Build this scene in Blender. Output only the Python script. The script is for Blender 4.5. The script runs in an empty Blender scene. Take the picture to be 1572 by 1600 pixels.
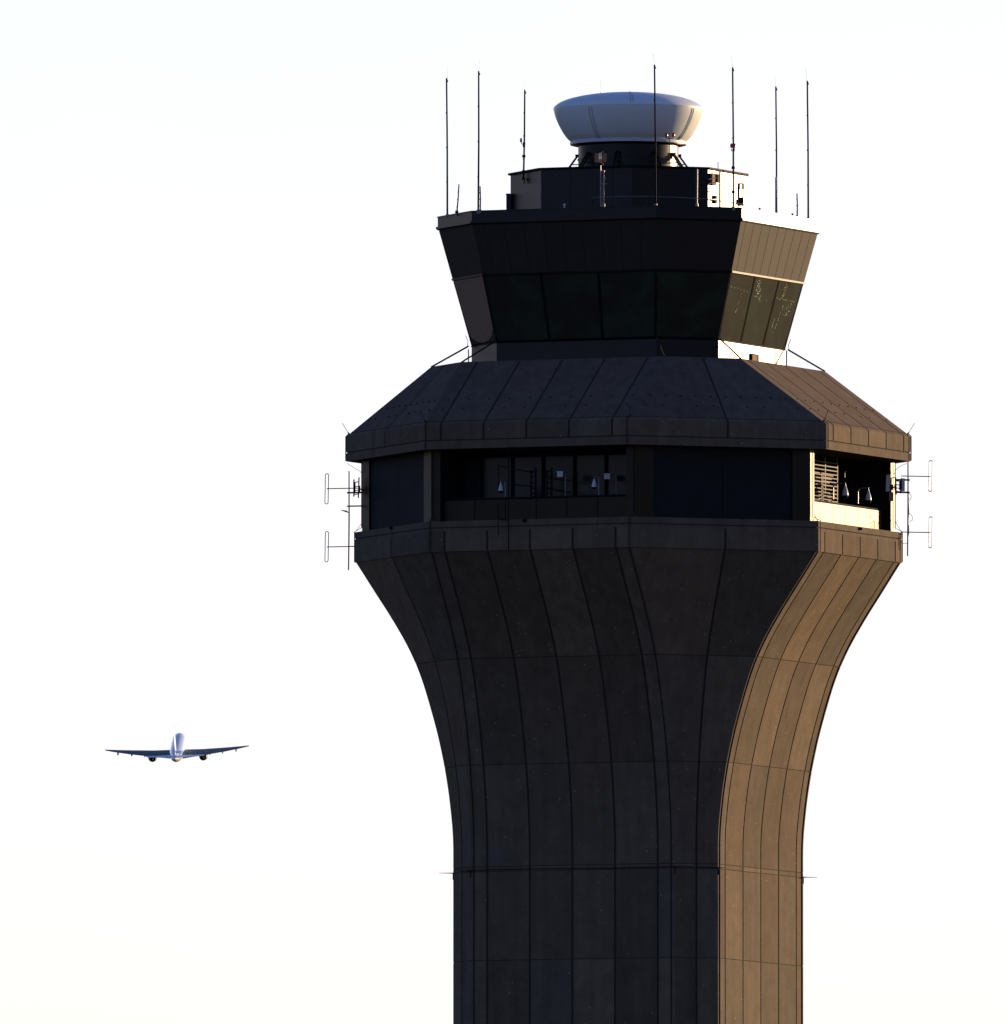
import bpy, bmesh, math, random
from mathutils import Vector, Matrix
random.seed(7)
sc = bpy.context.scene
C = sc.collection
PI = math.pi
# ------------------------------------------------------------------ camera
D = 1000.0                     # metres from the camera to the tower axis
U = 0.025                      # metres per unit of the tower's drawing
PITCH = math.radians(3.35)
F = 40000.0 / math.cos(PITCH)  # focal length in photo pixels
AX = 982.0                     # column of the tower axis
cam_d = bpy.data.cameras.new('camera'); cam = bpy.data.objects.new('camera', cam_d); C.objects.link(cam)
cam_d.sensor_width = 36; cam_d.sensor_fit = 'HORIZONTAL'
cam_d.lens = F/1572*36
cam_d.clip_start = 1; cam_d.clip_end = 120000
CP = Vector((-(AX-786)*U, -D, 2.0))
cam.location = CP
cam.rotation_euler = (PI/2+PITCH, 0, 0)
sc.camera = cam
# ------------------------------------------------------------------ light
SUN_AZ = math.radians(52); SUN_EL = math.radians(5)
EXPOSURE = 0.6
world = bpy.data.worlds.new('World'); sc.world = world; world.use_nodes = True
nt = world.node_tree; nt.nodes.clear()
def wn(t, **k):
    n = nt.nodes.new(t)
    for a, b in k.items(): setattr(n, a, b)
    return n
sky = wn('ShaderNodeTexSky', sky_type='NISHITA', sun_disc=False, sun_elevation=SUN_EL, sun_rotation=SUN_AZ)
sky.air_density = 1.0; sky.dust_density = 0.2; sky.ozone_density = 4.0
bg1 = wn('ShaderNodeBackground'); bg1.inputs[1].default_value = 0.15
tint = wn('ShaderNodeVectorMath', operation='MULTIPLY'); tint.inputs[1].default_value = (1.36, 0.87, 1.08)   # evening colour of the clear sky
nt.links.new(sky.outputs[0], tint.inputs[0]); nt.links.new(tint.outputs[0], bg1.inputs[0])
# bright veil of sunset cloud low over the sunward horizon
tc = wn('ShaderNodeTexCoord')
dot = wn('ShaderNodeVectorMath', operation='DOT_PRODUCT')
a = math.radians(22); dot.inputs[1].default_value = (math.sin(a), math.cos(a), 0)
nt.links.new(tc.outputs['Generated'], dot.inputs[0])
mr = wn('ShaderNodeMapRange', interpolation_type='SMOOTHSTEP'); mr.inputs[1].default_value = 0.15; mr.inputs[2].default_value = 0.85
nt.links.new(dot.outputs['Value'], mr.inputs[0])
sep = wn('ShaderNodeSeparateXYZ'); nt.links.new(tc.outputs['Generated'], sep.inputs[0])
mr2 = wn('ShaderNodeMapRange', interpolation_type='SMOOTHSTEP'); mr2.inputs[1].default_value = 0.09; mr2.inputs[2].default_value = 0.30
mr2.inputs[3].default_value = 1; mr2.inputs[4].default_value = 0
nt.links.new(sep.outputs['Z'], mr2.inputs[0])
mul = wn('ShaderNodeMath', operation='MULTIPLY'); nt.links.new(mr.outputs[0], mul.inputs[0]); nt.links.new(mr2.outputs[0], mul.inputs[1])
noi = wn('ShaderNodeTexNoise'); noi.inputs['Scale'].default_value = 38; noi.inputs['Detail'].default_value = 3
nt.links.new(tc.outputs['Generated'], noi.inputs['Vector'])
cr = wn('ShaderNodeValToRGB'); cr.color_ramp.elements[0].position = .35; cr.color_ramp.elements[1].position = .68
cr.color_ramp.elements[0].color = (1.00, 0.965, 0.95, 1); cr.color_ramp.elements[1].color = (1.03, 0.965, 0.97, 1)
nt.links.new(noi.outputs[0], cr.inputs[0])
bg2 = wn('ShaderNodeBackground'); nt.links.new(cr.outputs[0], bg2.inputs[0])
mul2 = wn('ShaderNodeMath', operation='MULTIPLY'); mul2.inputs[1].default_value = 0.368
nt.links.new(mul.outputs[0], mul2.inputs[0]); nt.links.new(mul2.outputs[0], bg2.inputs[1])
add = wn('ShaderNodeAddShader'); nt.links.new(bg1.outputs[0], add.inputs[0]); nt.links.new(bg2.outputs[0], add.inputs[1])
wo = wn('ShaderNodeOutputWorld'); nt.links.new(add.outputs[0], wo.inputs[0])
sl = bpy.data.lights.new('sun', 'SUN'); so = bpy.data.objects.new('sun', sl); C.objects.link(so)
sl.energy = 5.0; sl.angle = math.radians(0.5); sl.color = (1.0, 0.70, 0.40)
sdir = Vector((math.sin(SUN_AZ)*math.cos(SUN_EL), math.cos(SUN_AZ)*math.cos(SUN_EL), math.sin(SUN_EL)))
so.rotation_euler = sdir.to_track_quat('Z', 'Y').to_euler(); so.location = (60, 40, 120)
sc.view_settings.view_transform = 'Standard'; sc.view_settings.look = 'None'
sc.view_settings.exposure = EXPOSURE; sc.view_settings.gamma = 1

# ------------------------------------------------------------------ helpers
FW = Vector((0, math.cos(PITCH), math.sin(PITCH))); UPV = Vector((0, -math.sin(PITCH), math.cos(PITCH)))
def P(x, y, q=0.0):
    """point seen at photo pixel (x, y) standing q units nearer than the tower axis"""
    r = FW*F + Vector((1, 0, 0))*(x-786) + UPV*(800-y)
    t = (-q*U - CP.y)/r.y
    return CP + r*t
def Z(y): return P(AX, y, 0).z
def ang(phi):
    p = math.radians(phi)
    return Vector((math.sin(p), -math.cos(p), 0)), Vector((math.cos(p), math.sin(p), 0))
PHA = [-23.2+90*k for k in range(4)]; PHB = [21.8+90*k for k in range(4)]
S2 = math.sqrt(2)
def L(phi, d, u, y):
    n, t = ang(phi); p = (n*d + t*u)*U; p.z = Z(y); return p
def verts8(d, w, y):
    out = []
    for ph in PHA: out += [L(ph, d, -w, y), L(ph, d, w, y)]
    return out

class MB:
    def __init__(s): s.v = []; s.f = []; s.m = []; s.t = []
    def face(s, pts, m=0, tone=0.5):
        i = len(s.v); s.v += [tuple(p) for p in pts]; s.f.append(tuple(range(i, i+len(pts)))); s.m.append(m); s.t.append(tone)
    def grid(s, rows, closed=False, m=0, tone=0.5):
        i = len(s.v); n = len(rows[0])
        for r in rows: s.v += [tuple(p) for p in r]
        for a in range(len(rows)-1):
            for b in range(n if closed else n-1):
                c = (b+1) % n
                s.f.append((i+a*n+b, i+a*n+c, i+(a+1)*n+c, i+(a+1)*n+b)); s.m.append(m); s.t.append(tone)
    def prism(s, poly, z0, z1, m=0, tone=.5):
        lo = [Vector((p[0], p[1], z0)) for p in poly]; hi = [Vector((p[0], p[1], z1)) for p in poly]
        s.grid([lo, hi], True, m, tone); s.face(lo[::-1], m, tone); s.face(hi, m, tone)
    def box(s, c, ax, ay, az, m=0, tone=.5):
        c, ax, ay, az = map(Vector, (c, ax, ay, az))
        def q(i, j, k): return c+ax*i+ay*j+az*k
        for pts in (((-1,-1,-1),(-1,1,-1),(1,1,-1),(1,-1,-1)), ((-1,-1,1),(1,-1,1),(1,1,1),(-1,1,1)),
                    ((-1,-1,-1),(1,-1,-1),(1,-1,1),(-1,-1,1)), ((-1,1,-1),(-1,1,1),(1,1,1),(1,1,-1)),
                    ((-1,-1,-1),(-1,-1,1),(-1,1,1),(-1,1,-1)), ((1,-1,-1),(1,1,-1),(1,1,1),(1,-1,1))):
            s.face([q(*p) for p in pts], m, tone)
    def tube(s, pts, r, n=8, m=0, closed=False, tone=.5):
        pts = [Vector(p) for p in pts]; N = len(pts); rs = r if isinstance(r, (list, tuple)) else [r]*N
        rows = []; up = None
        for i, p in enumerate(pts):
            if closed: d = pts[(i+1) % N]-pts[i-1]
            else: d = pts[min(i+1, N-1)]-pts[max(i-1, 0)]
            d.normalize()
            if up is None: up = Vector((0, 0, 1)) if abs(d.z) < .9 else Vector((0, 1, 0))
            x = d.cross(up)
            if x.length < 1e-4: x = d.cross(Vector((1, 0, 0)))
            x.normalize(); y = x.cross(d).normalized(); up = y
            rows.append([p+(x*math.cos(2*PI*k/n)+y*math.sin(2*PI*k/n))*rs[i] for k in range(n)])
        if closed: rows.append(rows[0])
        s.grid(rows, True, m, tone)
        if not closed: s.face(rows[0][::-1], m, tone); s.face(rows[-1], m, tone)
    def lathe(s, prof, c=(0, 0, 0), n=64, m=0, a0=0):
        c = Vector(c)
        rows = [[c+Vector((r*math.cos(2*PI*k/n+a0), r*math.sin(2*PI*k/n+a0), z)) for k in range(n)] for r, z in prof]
        s.grid(rows, True, m)
        if prof[0][0] > 1e-3: s.face(rows[0][::-1], m)
        if prof[-1][0] > 1e-3: s.face(rows[-1], m)
    def build(s, name, mats, parent=None, smooth=False, label=None):
        me = bpy.data.meshes.new(name); me.from_pydata(s.v, [], s.f)
        if not isinstance(mats, (list, tuple)): mats = [mats]
        for q in mats: me.materials.append(q)
        me.polygons.foreach_set('material_index', s.m)
        at = me.attributes.new('tone', 'FLOAT', 'FACE'); at.data.foreach_set('value', s.t)
        bm = bmesh.new(); bm.from_mesh(me); bmesh.ops.remove_doubles(bm, verts=bm.verts, dist=0.0004)
        bmesh.ops.recalc_face_normals(bm, faces=bm.faces); bm.to_mesh(me); bm.free()
        if smooth:
            me.polygons.foreach_set('use_smooth', [True]*len(me.polygons))
            try: me.set_sharp_from_angle(angle=math.radians(35))
            except Exception: pass
        o = bpy.data.objects.new(name, me); C.objects.link(o)
        if parent:
            o.parent = parent; o.matrix_parent_inverse = Matrix.Identity(4)
            o.location = -WL(parent)
        if label: o['label'] = label
        return o
def WL(o):
    v = Vector(o.location)
    while o.parent: o = o.parent; v += Vector(o.location)
    return v
def thing(name, label, cat, loc=(0, 0, 0), group=None):
    o = bpy.data.objects.new(name, None); C.objects.link(o); o.location = loc; o.empty_display_size = .3
    o['label'] = label; o['category'] = cat
    if group: o['group'] = group
    return o
def tag(o, label, cat, group=None):
    o['label'] = label; o['category'] = cat
    if group: o['group'] = group
    return o

# ------------------------------------------------------------------ materials
def mat(name, col, rough=.6, metal=0., noise=0., nscale=3., tone=0., bump=0., spec=.5, streak=0., speck=0., coat=0.):
    m = bpy.data.materials.new(name); m.use_nodes = True; t = m.node_tree; b = t.nodes['Principled BSDF']
    b.inputs['Roughness'].default_value = rough; b.inputs['Metallic'].default_value = metal
    b.inputs['Specular IOR Level'].default_value = spec
    if coat: b.inputs['Coat Weight'].default_value = coat; b.inputs['Coat Roughness'].default_value = .08
    rgb = t.nodes.new('ShaderNodeRGB'); rgb.outputs[0].default_value = (*col, 1); cur = rgb.outputs[0]
    tcn = t.nodes.new('ShaderNodeTexCoord')
    def vary(fac, lo, hi, cur):
        mr = t.nodes.new('ShaderNodeMapRange'); mr.inputs[3].default_value = lo; mr.inputs[4].default_value = hi
        t.links.new(fac, mr.inputs[0])
        vm = t.nodes.new('ShaderNodeVectorMath'); vm.operation = 'SCALE'
        t.links.new(cur, vm.inputs[0]); t.links.new(mr.outputs[0], vm.inputs['Scale']); return vm.outputs[0], mr
    if noise:
        n = t.nodes.new('ShaderNodeTexNoise'); n.inputs['Scale'].default_value = nscale; n.inputs['Detail'].default_value = 6
        n.inputs['Roughness'].default_value = .65
        t.links.new(tcn.outputs['Object'], n.inputs['Vector'])
        cur, mr = vary(n.outputs[0], 1-noise, 1+noise, cur); mr.inputs[1].default_value = .3; mr.inputs[2].default_value = .7
        if bump:
            n2 = t.nodes.new('ShaderNodeTexNoise'); n2.inputs['Scale'].default_value = 14; n2.inputs['Detail'].default_value = 4
            t.links.new(tcn.outputs['Object'], n2.inputs['Vector'])
            bp = t.nodes.new('ShaderNodeBump'); bp.inputs['Strength'].default_value = bump; bp.inputs['Distance'].default_value = .02
            t.links.new(n2.outputs[0], bp.inputs['Height']); t.links.new(bp.outputs[0], b.inputs['Normal'])
    if streak:
        mp = t.nodes.new('ShaderNodeMapping'); mp.inputs['Scale'].default_value = (2.2, 2.2, .12)
        t.links.new(tcn.outputs['Object'], mp.inputs[0])
        n = t.nodes.new('ShaderNodeTexNoise'); n.inputs['Scale'].default_value = 1.3; n.inputs['Detail'].default_value = 5
        t.links.new(mp.outputs[0], n.inputs['Vector'])
        cur, mr = vary(n.outputs[0], 1-streak, 1+streak, cur); mr.inputs[1].default_value = .3; mr.inputs[2].default_value = .7
    if tone:
        a = t.nodes.new('ShaderNodeAttribute'); a.attribute_name = 'tone'
        cur, mr = vary(a.outputs['Fac'], 1-tone, 1+tone, cur)
        hs = t.nodes.new('ShaderNodeMix'); hs.data_type = 'RGBA'; hs.blend_type = 'MULTIPLY'; hs.inputs[0].default_value = 1
        rp = t.nodes.new('ShaderNodeValToRGB'); rp.color_ramp.elements[0].color = (1.07, .985, .95, 1); rp.color_ramp.elements[1].color = (.955, .995, 1.06, 1)
        mm = t.nodes.new('ShaderNodeMath'); mm.operation = 'FRACT'; mq = t.nodes.new('ShaderNodeMath'); mq.operation = 'MULTIPLY'; mq.inputs[1].default_value = 7.31
        t.links.new(a.outputs['Fac'], mq.inputs[0]); t.links.new(mq.outputs[0], mm.inputs[0]); t.links.new(mm.outputs[0], rp.inputs[0])
        t.links.new(cur, hs.inputs[6]); t.links.new(rp.outputs[0], hs.inputs[7]); cur = hs.outputs[2]
    if speck:
        v = t.nodes.new('ShaderNodeTexVoronoi'); v.inputs['Scale'].default_value = 2.6
        t.links.new(tcn.outputs['Object'], v.inputs['Vector'])
        lt = t.nodes.new('ShaderNodeMath'); lt.operation = 'LESS_THAN'; lt.inputs[1].default_value = .055
        t.links.new(v.outputs['Distance'], lt.inputs[0])
        mx = t.nodes.new('ShaderNodeMix'); mx.data_type = 'RGBA'; mx.inputs[7].default_value = (speck, speck*.9, speck*.72, 1)
        t.links.new(lt.outputs[0], mx.inputs[0]); t.links.new(cur, mx.inputs[6]); cur = mx.outputs[2]
    t.links.new(cur, b.inputs['Base Color'])
    return m
CONC = (.127, .100, .065)
M = {}
M['conc'] = mat('precast_concrete', CONC, .9, noise=.16, nscale=1.6, tone=.20, bump=.5, spec=.10, streak=.13, speck=.42)
M['conc_roof'] = mat('roof_concrete', (.122, .095, .067), .9, noise=.14, nscale=1.4, tone=.09, bump=.4, spec=.10, streak=.14)
M['joint'] = mat('joint_sealant', (.058, .050, .042), .95, spec=.05)
M['dark'] = mat('dark_recess', (.008, .008, .010), .8, noise=.2, spec=.15)
M['cabpanel'] = mat('bronze_panel', (.040, .036, .028), .6, noise=.12, nscale=2, tone=.05, spec=.06)
M['cabmetal'] = mat('satin_metal_trim', (.024, .024, .025), .36, metal=1., noise=.08, nscale=2)
M['wallpanel'] = mat('pale_metal_panel', (.031, .025, .0155), .48, metal=.85, noise=.10, nscale=1.5, tone=.06)
M['slate'] = mat('slate_wall_panel', (.016, .018, .019), .7, noise=.12, nscale=2, spec=.10)
M['glass'] = mat('cab_glass', (.034, .042, .022), .12, noise=.35, nscale=.7, spec=.22)
t_g = M['glass'].node_tree; bs_ = t_g.nodes['Principled BSDF']
nz = t_g.nodes.new('ShaderNodeTexNoise'); nz.inputs['Scale'].default_value = .9; nz.inputs['Detail'].default_value = 2; nz.inputs['Distortion'].default_value = .6
tcg = t_g.nodes.new('ShaderNodeTexCoord'); t_g.links.new(tcg.outputs['Object'], nz.inputs['Vector'])
rg = t_g.nodes.new('ShaderNodeValToRGB'); rg.color_ramp.elements[0].position = .38; rg.color_ramp.elements[1].position = .66
rg.color_ramp.elements[0].color = (.026, .024, .017, 1); rg.color_ramp.elements[1].color = (.030, .042, .024, 1)
t_g.links.new(nz.outputs[0], rg.inputs[0]); t_g.links.new(rg.outputs[0], bs_.inputs['Base Color'])
M['glassback'] = mat('balcony_glass', (.014, .024, .030), .15, noise=.3, nscale=.8, spec=.15)
M['fleck'] = mat('painted_glints', (.50, .58, .30), .6)  # pale colour for sun reflections painted onto the cab panes
M['slat'] = mat('slat_wood', (.085, .070, .050), .7, noise=.2, nscale=6)
M['tan'] = mat('tan_matte', (.25, .15, .09), .9, noise=.1)
M['radome'] = mat('white_radome', (.80, .86, .81), .30, noise=.03, nscale=2, spec=.5)
M['rib'] = mat('radome_joint', (.35, .35, .36), .6)
M['black'] = mat('black_metal', (.006, .006, .007), .75, noise=.2, spec=.12)
M['steel'] = mat('galvanised_steel', (.20, .20, .20), .45, metal=.8, noise=.15, nscale=8)
M['cable'] = mat('black_cable', (.006, .006, .006), .8)
M['red'] = mat('red_lamp_glass', (.45, .02, .015), .2, spec=.6)
M['amber'] = mat('amber_shield', (.40, .14, .05), .4)
M['lens'] = mat('beacon_lens', (.75, .60, .40), .12, metal=.6)
M['white'] = mat('white_housing', (.62, .64, .70), .35, spec=.5, noise=.05)
M['grass'] = mat('dry_grass', (.045, .045, .022), .95, noise=.35, nscale=.02)
M['asphalt'] = mat('asphalt', (.045, .045, .045), .9, noise=.15, nscale=.5)

# ------------------------------------------------------------------ setting
g = MB()
rows = []
for r in (0.01, 300, 1500, 6000, 20000, 60000):
    rows.append([Vector((r*math.cos(2*PI*k/48), r*math.sin(2*PI*k/48), 0)) for k in range(48)])
g.grid(rows, True)
o = g.build('ground', M['grass']); o['kind'] = 'structure'
g = MB(); g.face([Vector((-60, -45, .004)), Vector((60, -45, .004)), Vector((60, 45, .004)), Vector((-60, 45, .004))])
o = g.build('pavement', M['asphalt']); o['kind'] = 'structure'

# ------------------------------------------------------------------ octagon skin with real grooves
def skin(mb, levels, acols, bcols, gm=1, m=0, seed=0):
    """levels: (d, w, y, rec); cols: (f, o, rec) -> u = f*half + o"""
    for kind, phs, cols in (('A', PHA, acols), ('B', PHB, bcols)):
        for fi, ph in enumerate(phs):
            n, t = ang(ph)
            pts = []
            for d, w, y, rec in levels:
                dd = d-rec
                dist, half = (dd, w) if kind == 'A' else ((dd+w)/S2, (dd-w)/S2)
                z = Z(y); row = []
                for f, o_, cr_ in cols:
                    p = (n*(dist-(cr_ if rec == 0 else 0)) + t*(f*half+o_))*U; p.z = z; row.append(p)
                pts.append(row)
            ri = 0
            for a in range(len(levels)-1):
                lg = levels[a][3] > 0 and levels[a+1][3] > 0
                if lg: ri += 1
                ci = 0
                for b in range(len(cols)-1):
                    cg = cols[b][2] > 0 and cols[b+1][2] > 0
                    if cg: ci += 1
                    rnd = random.Random(seed*7919+(kind == 'A')*104729+fi*1299+ri*37+ci*3+11).random()
                    side = (levels[a][3] > 0) != (levels[a+1][3] > 0) or (cols[b][2] > 0) != (cols[b+1][2] > 0)
                    mb.face([pts[a][b], pts[a][b+1], pts[a+1][b+1], pts[a+1][b]], gm if (lg or cg or side) else m, rnd)
def cols_from(seams, gw=1.6, rec=1.4, frac=False):
    c = [(-1, 0, 0)]
    for s in seams:
        f, o_ = (s, 0) if frac else (0, s)
        c += [(f, o_-gw-.15, 0), (f, o_-gw, rec), (f, o_+gw, rec), (f, o_+gw+.15, 0)]
    return c+[(1, 0, 0)]
W = 172.5
# profile of the flare: photo row -> half silhouette -> distance of the wide faces
prof = [(879.5, 425.5), (905, 409.5), (932, 392.5), (958, 376), (985, 359.8), (1011, 345.5), (1040, 332), (1068, 321.5), (1097, 312.6), (1127, 304.2),
        (1150, 298.2), (1175, 292.6), (1200, 287.6), (1220, 284.2), (1246, 280.4), (1272, 277.4), (1295, 275.2), (1315, 274.0), (1340, 273.6), (5000, 273.6)]
def sil(y):
    for i in range(len(prof)-1):
        if prof[i][0] <= y <= prof[i+1][0]:
            p0 = prof[max(i-1, 0)]; p1 = prof[i]; p2 = prof[i+1]; p3 = prof[min(i+2, len(prof)-1)]
            h = p2[0]-p1[0]; t = (y-p1[0])/h
            if h > 500: return p1[1]
            m1 = (p2[1]-p0[1])/(p2[0]-p0[0]) if i else (p2[1]-p1[1])/h
            m2 = (p3[1]-p1[1])/(p3[0]-p1[0])
            t2 = t*t; t3 = t2*t
            return (2*t3-3*t2+1)*p1[1]+(t3-2*t2+t)*m1*h+(-2*t3+3*t2)*p2[1]+(t3-t2)*m2*h
    return prof[0][1]
def dist_at(y): return (sil(y)-68.0)/.919
yg = 800 + math.tan(PITCH)*F + 2.0/U     # row of the ground at the axis (close enough, refined)
for _ in range(20): yg += Z(yg)/U
joints = [1040, 1203, 1361, 1368.5, 1507] + [1507+145.5*k for k in range(1, 12)]
joints = [j for j in joints if j < yg-20]
ys = set([879.5, yg])
y = 885
while y < 1370: ys.add(y); y += 9
lev = [(y, 0) for y in ys if all(abs(y-j) > 3 for j in joints)]
for j in joints: lev += [(j-.6, 0), (j-.45, .8), (j+.45, .8), (j+.6, 0)]
lev.sort()
tower = thing('control_tower', 'tall brown concrete airport control tower flaring up to a gallery and dark glazed cab', 'control tower', (0, 0, 0))
sh = MB()
A5 = cols_from([-144, -72, 0, 72, 144]); B1 = cols_from([0], frac=True)
skin(sh, [(dist_at(y), W, y, r) for y, r in lev], A5, B1, seed=1)
shaft = sh.build('shaft', [M['conc'], M['joint']], tower)

def cap(mb, d, w, y, m=0, up=True):
    v = verts8(d, w, y); mb.face(v if up else v[::-1], m)
def ring(mb, levels, m=0):
    mb.grid([verts8(*l) for l in levels], True, m)
# lower fascia band
lf = MB(); dl = 391.7
ring(lf, [(380, W, 879.4), (dl, W, 879.2)], 1)
skin(lf, [(dl, W, 878.8, 0), (dl, W, 847.5, 0)], A5, B1, seed=2)
ring(lf, [(dl, W, 878.8), (dl, W, 879.2)], 0)
ring(lf, [(dl, W, 847.5), (dl, W, 843.2)], 0); ring(lf, [(dl, W, 843.2), (dl-1.6, W, 843.0), (dl-1.6, W, 841.6), (dl, W, 841.4)], 1)
ring(lf, [(dl, W, 841.4), (dl, W, 832)], 0); ring(lf, [(dl, W, 832), (240, W, 831.8)], 0)
cap(lf, 240, W, 831.8)
lf.build('lower_fascia', [M['conc'], M['joint']], tower)
# upper fascia band
uf = MB(); du = 405.9
ring(uf, [(250, W, 720.8), (du, W, 721)], 1)
ring(uf, [(du, W, 721), (du, W, 708.4)], 0); ring(uf, [(du, W, 708.4), (du-1.6, W, 708.2), (du-1.6, W, 706.8), (du, W, 706.6)], 1)
skin(uf, [(du, W, 706.6, 0), (du, W, 682.5, 0), (du-3.6, W, 679.2, 0), (du-5.6, W, 677.9, 0)], A5, B1, seed=3)
uf.build('upper_fascia', [M['conc'], M['joint']], tower)
# sloping skirt roof
rf = MB()
skin(rf, [(du-5.6, W, 677.9, 0), (du-5.9, W, 677.7, 1.2), (du-6.5, W, 677.2, 1.2), (du-6.8, W, 677.0, 0), (263, W, 578, 0)], A5, B1, seed=4)
ring(rf, [(263, W, 578), (261, W, 576.6), (200, W*.9, 574)], 0)
for ph in PHA+PHB:                       # two rows of small snow guards standing on the slope
    n, t = ang(ph); isA = ph in PHA
    for fr, k0 in ((.20, 0), (.36, 0)):
        d = du-6.8+(263-du+6.8)*fr; yy = 677+(578-677)*fr
        dist, half = (d, W) if isA else ((d+W)/S2, (d-W)/S2)
        N = 10
        for k in range(N):
            u = -half+(k+.5)*2*half/N
            if fr < .3 and k % 3 == 2: continue
            p = (n*(dist+.6)+t*u)*U; p.z = Z(yy)
            rf.box(p, t*.022, n*.028, Vector((0, 0, .028)), 2)
rf.build('skirt_roof', [M['conc_roof'], M['joint'], M['cable']], tower)

# ------------------------------------------------------------------ gallery level
DW = 379.0
zb, zt = Z(831.6), Z(721.2)
core = MB()
v = verts8(284, W-4, 721); core.prism([(p.x, p.y) for p in v], zb+.002, zt-.002)
core.build('gallery_core', M['dark'], tower)
NB = (DW+W)/S2; HB = (DW-W)/S2
for i, ph in enumerate(PHA):
    n, t = ang(ph)
    for sgn in (-1, 1):
        V = (n*DW+t*sgn*W)*U
        a_ = -t*sgn
        nb, tb = ang(ph+45*sgn); b_ = tb*sgn
        poly = [V, V+a_*16*U, V+a_*16*U-n*13*U, V+b_*30*U-nb*13*U, V+b_*30*U]
        q = MB(); q.prism([(p.x, p.y) for p in poly], zb, zt); q.build('corner_column', M['wallpanel'], tower)
    for sgn in (-1, 1):                  # side wall of the recess
        q = MB(); p0 = n*(DW-13)*U+t*sgn*(W-14)*U; p1 = n*286*U+t*sgn*(W-14)*U
        m_ = (p0+p1)/2; m_.z = (zb+zt)/2
        q.box(m_, (p0-p1)/2, t*.03, Vector((0, 0, (zt-zb)/2-.003))); q.build('recess_side_wall', M['slate'], tower)
    # low parapet with panel joints, coping rail
    q = MB(); half = 155.5; zz1 = Z(799)
    us = [-half] ; k = 6
    edges = [-half+2*half*j/k for j in range(k+1)]
    for j in range(k):
        u0, u1 = edges[j]+.6, edges[j+1]-.6
        m_ = (n*364.5+t*(u0+u1)/2)*U; m_.z = (zb+zz1)/2
        q.box(m_, t*(u1-u0)/2*U, n*2.5*U, Vector((0, 0, (zz1-zb)/2)), 0, random.random())
    m_ = n*362*U; m_.z = (zb+zz1)/2-.01
    q.box(m_, t*half*U, n*1.2*U, Vector((0, 0, (zz1-zb)/2-.02)), 1)
    par = q.build('balcony_parapet', [M['wallpanel'], M['dark']], tower)
    q = MB(); y0 = Z(797.2)
    def at(u, z, d=364.5): p = (n*d+t*u)*U; p.z = z; return p
    q.tube([at(-half, y0), at(half, y0)], .045, 8); q.build('coping_rail', M['cabmetal'], par)
    # glazed back wall: frame with panes
    q = MB(); zs0, zs1 = Z(826), Z(729)
    mull = [-155, -124, -72, -20, 33, 86, 139, 155]
    q.box(at(0, zs1+.06, 291), t*155*U, n*.05, Vector((0, 0, .06)))
    q.box(at(0, zs0-.06, 291), t*155*U, n*.05, Vector((0, 0, .06)))
    for u in mull: q.box(at(u, (zs0+zs1)/2, 291), t*.055, n*.075, Vector((0, 0, (zs1-zs0)/2)))
    bw = q.build('balcony_window', M['black'], tower)
    for j in range(len(mull)-1):
        u0, u1 = mull[j]+2.2, mull[j+1]-2.2
        if u1-u0 < 4: continue
        p = MB(); p.box(at((u0+u1)/2, (zs0+zs1)/2, 290), t*(u1-u0)/2*U, n*.02, Vector((0, 0, (zs1-zs0)/2))); p.build('pane', M['glassback'], bw)
for ph in PHB:
    n, t = ang(ph)
    q = MB()
    for sgn in (-1, 1):
        m_ = (n*(NB-5)+t*sgn*(HB-30)/2)*U; m_.z = (zb+zt)/2
        q.box(m_, t*((HB-30)/2-.4)*U, n*2*U, Vector((0, 0, (zt-zb)/2-.002)))
    m_ = n*(NB-9)*U; m_.z = (zb+zt)/2
    q.box(m_, t*(HB-30)*U, n*1.5*U, Vector((0, 0, (zt-zb)/2-.004)), 1)
    q.build('gallery_wall', [M['slate'], M['dark']], tower)

# ------------------------------------------------------------------ cab
def cabdw(y):
    k = (y-358)/(543-358)
    return 257.0+(209.5-257.0)*k, 156.0+(134.5-156.0)*k
cw = MB()
seams9 = [-1+2*(j+.6)/9.4 for j in range(9)]
c9 = cols_from(seams9, gw=.5, rec=1.0, frac=True); c0 = [(-1, 0, 0), (1, 0, 0)]
skin(cw, [(*cabdw(361), 361, 0), (*cabdw(400), 400, 0), (*cabdw(438.5), 438.5, 0)], c9, c0, seed=5)
cw.build('cab_wall', [M['cabpanel'], M['joint']], tower)
q = MB(); d_, w_ = cabdw(440)
ring(q, [(d_+.2, w_, 438.4), (d_+2.0, w_+.6, 438.4), (d_+1.6, w_+.4, 441.3), (d_-3, w_, 441.4)]); q.build('window_head_trim', M['cabmetal'], tower)
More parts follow.
